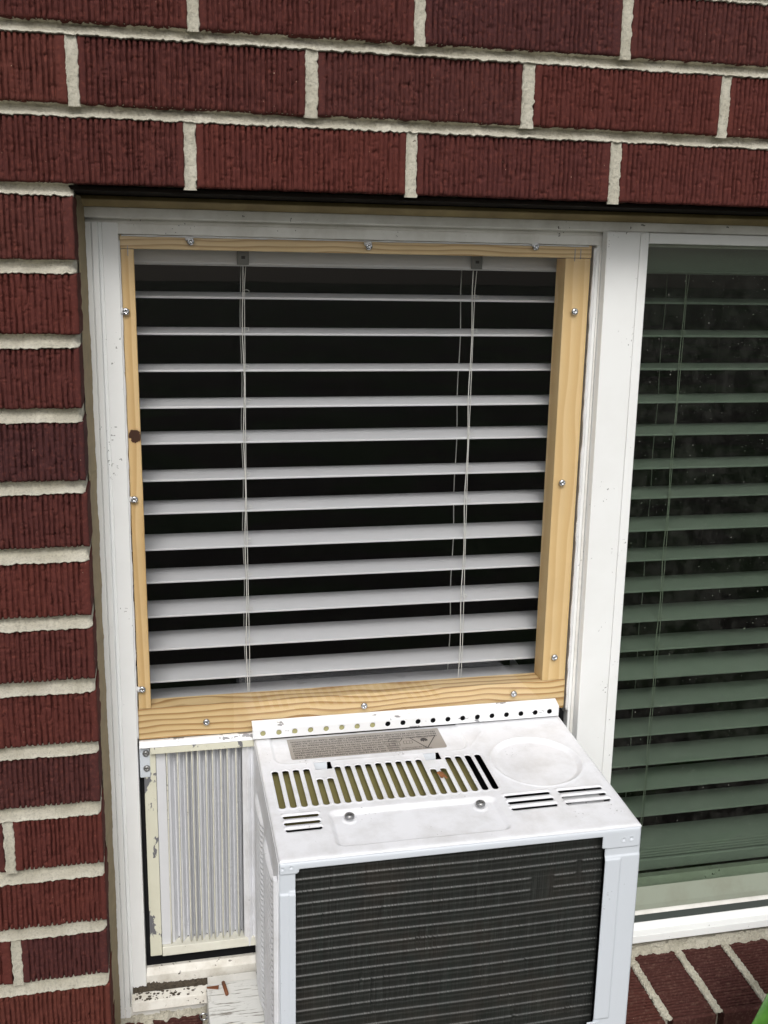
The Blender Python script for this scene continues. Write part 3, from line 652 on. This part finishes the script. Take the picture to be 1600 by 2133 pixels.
# left side: plain wall with raised louvres
side = MB().add([(XL-.0006, AY1+.0012, ztop(AY1)-.003), (XL-.0006, .0950, ztop(.095)-.003), (XL-.0006, .0950, zb), (XL-.0006, AY1+.0012, zb),
                 (XL+.0006, AY1+.0012, ztop(AY1)-.003), (XL+.0006, .0950, ztop(.095)-.003), (XL+.0006, .0950, zb), (XL+.0006, AY1+.0012, zb)],
                [(0, 1, 2, 3), (7, 6, 5, 4), (0, 4, 5, 1), (1, 5, 6, 2), (2, 6, 7, 3), (3, 7, 4, 0)])
sp = put('side_panel', side.m('side_panel'), M_acw, ac)
def louvre(ya, yb_): 
    V = []; n = 10
    for i in range(n+1):
        y = ya+(yb_-ya)*i/n; e = math.sin(math.pi*min(1, max(0, i/n)))**.35 if 0 < i < n else 0
        V += [(0, y, .0016), (-.0042*e, y, -.0004), (-.0044*e, y, -.0022), (0, y, -.0008)]
    F = [(4*i+j, 4*i+4+j, 4*i+5+j, 4*i+1+j) for i in range(n) for j in range(3)]
    return mesh('louvre', V, F, True)
L1, L2 = louvre(.062, -.012), louvre(-.022, -.108)
for k in range(36):
    z = -.630-k*.0062
    if z < -.85: break
    put('louvre', L1, M_acw, sp, (XL-.0007, 0, z)); put('louvre', L2, M_acw, sp, (XL-.0007, 0, z-.004))
put('corner_fold', MB().prism_z([(XL-.0050, AY1+.010), (XL-.0050, AY1+.0035), (XL-.0020, AY1+.0005), (XL-.0009, AY1+.0004), (XL-.0009, AY1+.010)], zb, ztop(AY1)-.020).m('corner_fold'), M_acw, ac, bevel=.0005)
put('side_panel', MB().hexa([(XRR-.001, AY1+.0015, zb), (XRR, AY1+.0015, zb), (XRR, .26, zb), (XRR-.001, .26, zb), (XRR-.001, AY1+.0015, ztop(AY1)-.003), (XRR, AY1+.0015, ztop(AY1)-.003), (XRR, .26, ztop(.26)-.003), (XRR-.001, .26, ztop(.26)-.003)]).m('side_panel'), M_acw, ac)
put('base_pan', MB().box(XL, XRR-.0012, AY1+.0015, .26, -.8668, -.8661).m('base_pan'), M_acw, ac)
put('indoor_case', MB().box(XL+.001, XRR-.002, .128, .30, -.8655, -.585).m('indoor_case'), M_dark, ac)
# inside seen through the slots
put('dark_liner', MB().box(XL+.003, XRR-.003, -.118, .1270, -.860, -.625).m('dark_liner'), M_dark, ac)  # black block added so the casing looks unlit through the slots
def tilted(x0, x1, y0, y1, dz, th): return [(x0,y0,ztop(y0)-dz-th),(x1,y0,ztop(y0)-dz-th),(x1,y1,ztop(y1)-dz-th),(x0,y1,ztop(y1)-dz-th),(x0,y0,ztop(y0)-dz),(x1,y0,ztop(y0)-dz),(x1,y1,ztop(y1)-dz),(x0,y1,ztop(y1)-dz)]
put('insulation', MB().hexa(tilted(.162, .3790, -.064, .030, .0095, .006)).m('insulation'), M_olive, ac)
for x, y in ((.2190, -.0500), (.3510, -.0510)):
    mb = MB(); n = 16; V = [(x+.0062*math.cos(2*math.pi*k/n), y+.0062*math.sin(2*math.pi*k/n), ztop(y)-.0068-.0006*j) for j in (0, 1) for k in range(n)]
    mb.add(V, [tuple(range(n))]+[(k, n+k, n+(k+1) % n, (k+1) % n) for k in range(n)]); put('washer', mb.m('washer'), M_acw_shade, ac)
put('louvre_liner', MB().hexa(tilted(.4600, .5000, -.0950, -.0600, .006, .002)).m('louvre_liner'), M_strip, ac)
SC3 = screw_mesh(.0049, .0030, True)
for x, y in ((.2343, -.0743), (.3687, -.0744)):
    o = put('screw', SC3, M_dsteel, ac, (x, y, ztop(y)+.0002)); o.rotation_euler = (-math.pi/2, 0, .4)
# coil
nx, nz = 560, 480; xs = np.linspace(.1705, .4815, nx); zs = np.linspace(-.866, -.600, nz); X, Z = np.meshgrid(xs, zs)
pitch = .0129; ph = ((-.6075-Z)/pitch+.10*(n2(X/.12, Z*0, 7)-.5)) % 1.0
wave = np.where(ph < .14, ph/.14, np.clip(1-(ph-.14)/.24, 0, 1)); wave = wave+.45*np.exp(-((ph-.55)/.16)**2); brk = np.ones_like(X)
for (xa, xb, za, zb_) in ((.4050, .4330, -.6730, -.6450), (.452, .462, -.66, -.632)): brk *= 1-.85*ss((X-xa)/.004)*ss((xb-X)/.004)*ss((Z-za)/.003)*ss((zb_-Z)/.003)
fin = np.random.RandomState(4).rand(nx); fin = fin*(.3+.7*(np.arange(nx) % 3 > 0)); finv = np.interp(np.arange(nx), np.arange(nx), fin)[None, :]*(.55+.9*n2(X/.03, Z/.02, 12, 2))
bend = np.clip((n2(X/.0016, Z/.035, 44)-.80)*5, 0, 1)*np.clip((n2(X/.05, Z/.05, 46)-.45)*4, 0, 1)
Y = -.1255-.0011*wave*brk+.0003*finv+.0012*bend
cm = gridmesh('coil', X, Y, Z)
def coil_mat():
    m, nt, b = newmat('coil_fins'); q = N(nt); p = q.pos()
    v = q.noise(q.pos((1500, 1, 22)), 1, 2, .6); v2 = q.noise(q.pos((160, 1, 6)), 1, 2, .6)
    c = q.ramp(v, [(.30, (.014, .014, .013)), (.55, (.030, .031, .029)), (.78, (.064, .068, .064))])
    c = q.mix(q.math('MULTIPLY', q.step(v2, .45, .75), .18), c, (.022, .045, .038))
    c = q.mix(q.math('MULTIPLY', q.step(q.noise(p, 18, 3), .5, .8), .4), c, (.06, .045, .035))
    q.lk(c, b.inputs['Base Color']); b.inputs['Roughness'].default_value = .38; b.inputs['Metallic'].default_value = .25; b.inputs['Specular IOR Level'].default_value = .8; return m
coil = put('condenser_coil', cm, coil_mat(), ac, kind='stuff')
clip = put('corner_clip', MB().box(.4715, .4845, AY1-.0030, AY1-.0018, -.8350, -.8135).m('corner_clip'), M_acw_shade, ac, bevel=.001)
# mounting strip along the back of the top
def hole_strip(X, Z):
    d = np.full(X.shape, 1.)
    for k in range(20): d = np.minimum(d, np.hypot(X-(.1665+.01769*k), Z+.5705)-.0030)
    return d
ZS0, ZS1 = -.5768, -.5640
stm = sdf_sheet('mounting_strip', .1550, .5142, ZS0, ZS1, .0007, hole_strip, lambda X, Z: (X, .0830+.0012*ss((Z-ZS1+.0016)/.0016)**2, Z))
st = put('mounting_strip', stm, M_strip, ac, label='long white strip with a row of round holes'); so = st.modifiers.new('solid', 'SOLIDIFY'); so.thickness = .0007; so.offset = -1
put('strip_flange', MB().prism_x([(.0843, -.5640), (.0856, -.5634), (.0955, -.5600), (.0955, -.5612), (.0856, -.5646), (.0846, -.5650)], .1552, .5140).m('strip_flange'), M_strip, st)
put('strip_backing', MB().box(.1600, .3000, .0852, .0880, -.5765, -.5655).m('strip_backing'), M_back, st)
put('strip_backing', MB().box(.3005, .5138, .0872, .0890, -.5765, -.5655).m('strip_backing'), M_black, st)
put('gap_seal', MB().box(.1590, .5235, .0900, .1270, -.5870, -.5752).m('gap_seal'), M_black, ac)
# label
M_label = plain('printed_foil', (.40, .37, .335), .4, .25, var=.4, vcol=(.30, .275, .25), vscale=60)
M_ink = plain('label_ink', (.045, .04, .04), .6)
lx0, lx1, ly0, ly1 = .1925, .3660, .0388, .0815
def lab(x, y, dz=0): return (x, y, ztop(y)-.0012+.0007+dz)
n = 8; ring = []
for cx_, cy_, a0 in ((lx1-.003, ly0+.003, -90), (lx1-.001, ly1-.001, 0), (lx0+.001, ly1-.001, 90), (lx0+.003, ly0+.003, 180)):
    r = .003 if cy_ < .05 else .001
    for k in range(6): t = math.radians(a0+18*k); ring.append((cx_+r*math.cos(t), cy_+r*math.sin(t)))
V = [lab(x, y) for x, y in ring]+[lab(x, y, -.0003) for x, y in ring]; n = len(ring)
lo = put('warning_label', mesh('warning_label', V, [tuple(range(n))]+[(k, n+k, n+(k+1) % n, (k+1) % n) for k in range(n)]), M_label, ac, label='grey foil warning label printed upside down with a flame triangle')
LIN = math.atan(SL)
def text_mesh(txt, size):
    cu = bpy.data.curves.new('t', 'FONT'); cu.body = txt; cu.size = size; cu.offset = size*.02; cu.resolution_u = 1
    ob = bpy.data.objects.new('t', cu); COL.objects.link(ob); dg = bpy.context.evaluated_depsgraph_get(); me = bpy.data.meshes.new_from_object(ob.evaluated_get(dg))
    bpy.data.objects.remove(ob); a = np.empty(len(me.vertices)*3); me.vertices.foreach_get('co', a); a = a.reshape(-1, 3); F = [list(p.vertices) for p in me.polygons]
    return a, F
lines = [(.040, .062, 'DANGER', .0030, 0), (.062, .170, 'RISK OF FIRE OR EXPLOSION. FLAMMABLE REFRIGERANT USED.', .0030, 0)]
pm = MB()
def putline(txt, xr, yl, width, size):
    a, F = text_mesh(txt, size)
    sc = width/max(1e-6, a[:, 0].max())
    V = [lab(xr-p[0]*sc, yl-p[1], .0001) for p in a]       # reads from the house side: turned half round
    pm.add(V, F)
TXT = ['DANGER - RISK OF FIRE OR EXPLOSION. FLAMMABLE REFRIGERANT USED. TO BE', 'REPAIRED ONLY BY TRAINED SERVICE PERSONNEL. DO NOT PUNCTURE TUBING.', 'DANGER - RISK OF FIRE OR EXPLOSION DUE TO FLAMMABLE REFRIGERANT',
       'USED. FOLLOW HANDLING INSTRUCTIONS CAREFULLY IN COMPLIANCE WITH', 'NATIONAL REGULATIONS. STORE IN A WELL VENTILATED ROOM WITHOUT']
TX2 = ['CAUTION - RISK OF FIRE OR EXPLOSION. DISPOSE OF PROPERLY IN ACCORDANCE WITH FEDERAL OR LOCAL', 'REGULATIONS. CONSULT REPAIR MANUAL BEFORE ATTEMPTING TO SERVICE THIS PRODUCT. ALL SAFETY', 'PRECAUTIONS MUST BE FOLLOWED. FLAMMABLE REFRIGERANT USED. KEEP CLEAR OF OBSTRUCTION']
for i, t in enumerate(TXT): putline(t, .3130, .0432+i*.0046, .1165, .0042)
for i, t in enumerate(TX2): putline(t, .3610, .0668+i*.0047, .1650, .0042)
putline('WARNING - FLAMMABLE MATERIAL', .3490, .0418, .034, .0026); putline('READ THE OPERATOR MANUAL', .3440, .0448, .029, .0022)
def stroke(pts, w):
    for (xa, ya), (xb, yb_) in zip(pts[:-1], pts[1:]):
        L = math.hypot(xb-xa, yb_-ya) or 1; nx_, ny_ = -(yb_-ya)/L*w/2, (xb-xa)/L*w/2
        pm.add([lab(xa+nx_, ya+ny_, .00012), lab(xb+nx_, yb_+ny_, .00012), lab(xb-nx_, yb_-ny_, .00012), lab(xa-nx_, ya-ny_, .00012)], [(3, 2, 1, 0)])
T3 = [attop(853, 1536), attop(906, 1531), attop(891, 1557)]; T3 = [(p[0], p[1]) for p in T3]; stroke(T3+[T3[0]], .0011)
cx_, cy_ = sum(p[0] for p in T3)/3, sum(p[1] for p in T3)/3+.001
fl = [(0, -.0046), (.0030, -.0030), (.0044, 0), (.0034, .0030), (.0026, .0012), (.0016, .0036), (.0002, .0014), (-.0010, .0044), (-.0020, .0016), (-.0034, .0030), (-.0042, 0), (-.0028, -.0030)]
pm.add([lab(cx_, cy_-.0006, .00012)]+[lab(cx_+x, cy_-y*1.0, .00012) for x, y in fl], [(0, 1+(k+1) % 12, 1+k) for k in range(12)])
stroke([(cx_-.006, cy_+.0046), (cx_+.006, cy_+.0046)], .0005)
def q_(u, v): p = attop(u, v); return (p[0], p[1])
for pl, w in (([q_(808, 1544), q_(812, 1538), q_(838, 1538), q_(833, 1544), q_(808, 1544)], .0007), ([q_(811, 1548), q_(813, 1554), q_(834, 1552), q_(832, 1546), q_(811, 1548)], .0005), ([q_(822, 1547), q_(824, 1553)], .0005),
               ([q_(815, 1541), q_(831, 1541)], .0006), ([q_(840, 1543), q_(842, 1549), q_(860, 1547), q_(858, 1542), q_(840, 1543)], .0005), ([q_(846, 1543), q_(848, 1549)], .0004), ([q_(853, 1543), q_(854, 1548)], .0004)): stroke(pl, w)
put('printing', pm.m('printing'), M_ink, lo)

# ================================================================== THINGS ON AND BY THE SILL
# painted block under the conditioner
def wboard_mat():
    m, nt, b = newmat('weathered_white_paint'); q = N(nt)
    f = q.noise(q.pos((25, 1, 1)), 1, 1); g = q.noise(q.pos((22, 260, 260)), 1, 4, .65)
    c = q.mix(q.step(g, .56, .63), (.74, .74, .71), (.22, .20, .17)); c = q.mix(q.math('MULTIPLY', q.step(q.noise(q.pos(), 45, 4, .7), .58, .7), .7), c, (.28, .27, .24))
    q.lk(c, b.inputs['Base Color']); b.inputs['Roughness'].default_value = .7
    q.bump(g, .8, .0012, b); return m
bd = put('support_board', MB().box(.0980, .500, -.045, .0698, -.9105, -.8690).m('support_board'), wboard_mat(), None, bevel=.0012)
tag(bd, 'weathered white painted board on the sill under the air conditioner', 'board')
shim = put('filler_strip', MB().box(.1000, .1560, .0705, .0850, -.8905+.004, -.8712).m('filler_strip'), M_vinyl_d, win)
M_twig = plain('brown_husk', (.20, .065, .02), .6, var=.6, vcol=(.09, .03, .012), vscale=120)
def onboard(u, v, z=-.8685):
    d = ray(u, v); t = (z-CAM[2])/d[2]; return CAM+t*d
a, b_ = onboard(465, 2049), onboard(473, 2074)
t1 = put('twig', MB().tube([(a[0], a[1], -.8668), ((a[0]+b_[0])/2, (a[1]+b_[1])/2, -.8664), (b_[0], b_[1], -.8668)], .0021, 7).m('twig', True), M_twig); tag(t1, 'short thick brown stick lying on the white board', 'twig')
a, b_, c_ = onboard(431, 2058), onboard(456, 2054), onboard(455, 2061)
t2 = put('bark_chip', MB().hexa([(a[0], a[1]-.001, -.8688), (c_[0], c_[1], -.8688), (b_[0], b_[1], -.8688), (a[0], a[1]+.001, -.8688), (a[0], a[1]-.001, -.8676), (c_[0], c_[1], -.8672), (b_[0], b_[1], -.8672), (a[0], a[1]+.001, -.8676)]).m('bark_chip'), M_twig, bevel=.0003)
tag(t2, 'thin pointed brown bark chip at the left edge of the white board', 'bark chip')
P = at(424, 2118, .050)
tr = MB().tube([(P[0]+.0042*math.cos(t), P[1], P[2]+.0042*math.sin(t)) for t in np.linspace(0, 2*math.pi, 22)], .0011, 7)
tag(put('metal_ring', tr.m('metal_ring', True), M_steel), 'small bright metal ring beside the white board', 'ring')
# crumpled dry leaf in the slots
p0 = attop(921, 1618); rs = np.random.RandomState(2); g = 9
U, W = np.meshgrid(np.linspace(-1, 1, g), np.linspace(-1, 1, g)); rad = .9-.25*n2(U*2+5, W*2, 3, 2)
X = p0[0]+.0042*U*rad+.0015*W; Y = p0[1]-.0075*W*rad; Z = ztop(Y)+.0006+.004*n2(U*1.7+9, W*2.2, 6, 2)*(1-.5*U*U)
lf = put('dead_leaf', gridmesh('dead_leaf', X, Y, Z), plain('dry_leaf', (.34, .14, .05), .7, var=.7, vcol=(.14, .05, .02), vscale=200)); so = lf.modifiers.new('solid', 'SOLIDIFY'); so.thickness = .0004
tag(lf, 'small crumpled brown dead leaf caught in the vent slots', 'leaf')
# green plant in front of the sill
def leaf_mat():
    m, nt, b = newmat('strap_leaf'); q = N(nt); c = q.ramp(q.noise(q.pos((60, 60, 60)), 1, 4, .6), [(.3, (.035, .12, .015)), (.7, (.09, .24, .035))])
    c = q.mix(q.step(q.noise(q.pos(), 260, 2), .70, .74), c, (.35, .5, .2))
    q.lk(c, b.inputs['Base Color']); b.inputs['Roughness'].default_value = .4; return m
ML = leaf_mat()
pl = thing('strap_leaf_plant', 'green plant with long strap leaves growing in front of the brick sill', 'plant', (.80, -.20, -1.75))
def strap(pts, w, tilt):
    pts = [Vector(p) for p in pts]; n = len(pts); V = []; F = []
    def cat(t):
        i = min(int(t*(n-1)), n-2); f = t*(n-1)-i; p0_, p1, p2, p3 = pts[max(i-1, 0)], pts[i], pts[i+1], pts[min(i+2, n-1)]
        return .5*((2*p1)+(p2-p0_)*f+(2*p0_-5*p1+4*p2-p3)*f*f+(3*p1-p0_-3*p2+p3)*f**3)
    K = 40
    for k in range(K+1):
        t = k/K; p = cat(t); d = (cat(min(1, t+.01))-cat(max(0, t-.01))).normalized(); s_ = d.cross(Vector(tilt)).normalized(); nn = s_.cross(d)
        ww = w*(.6+.8*math.sin(math.pi*min(1, t*.8+.15)))*(1-max(0, (t-.75)/.25)**2)+.0005
        for j in (-1, -.5, 0, .5, 1): V.append(p+s_*ww*j+nn*(abs(j)*.25*ww))
    for k in range(K):
        for j in range(4): a_ = k*5+j; F.append((a_, a_+1, a_+6, a_+5))
    return mesh('leaf', V, F, True)
def blade(pts, w, tilt=(0, -1, .2)):
    o = put('leaf', strap(pts, w, tilt), ML, pl); s_ = o.modifiers.new('solid', 'SOLIDIFY'); s_.thickness = .0009; return o
q1, q2, q3, q4 = at(1530, 2310, -.12), at(1608, 2150, -.12), at(1672, 2040, -.11), at(1790, 1940, -.10)
blade([(.80, -.20, -1.75), (.76, -.19, -1.35), tuple(q1), tuple(q2), tuple(q3), tuple(q4), (q4[0]+.1, -.09, q4[2]-.01)], .024)
blade([(.81, -.2, -1.75), (.83, -.22, -1.4), (.92, -.28, -1.1), (1.08, -.36, -1.05)], .022)
blade([(.79, -.21, -1.75), (.72, -.26, -1.45), (.58, -.36, -1.2), (.45, -.45, -1.25)], .022)
blade([(.80, -.22, -1.75), (.84, -.34, -1.45), (.9, -.5, -1.25), (.95, -.62, -1.3)], .022)
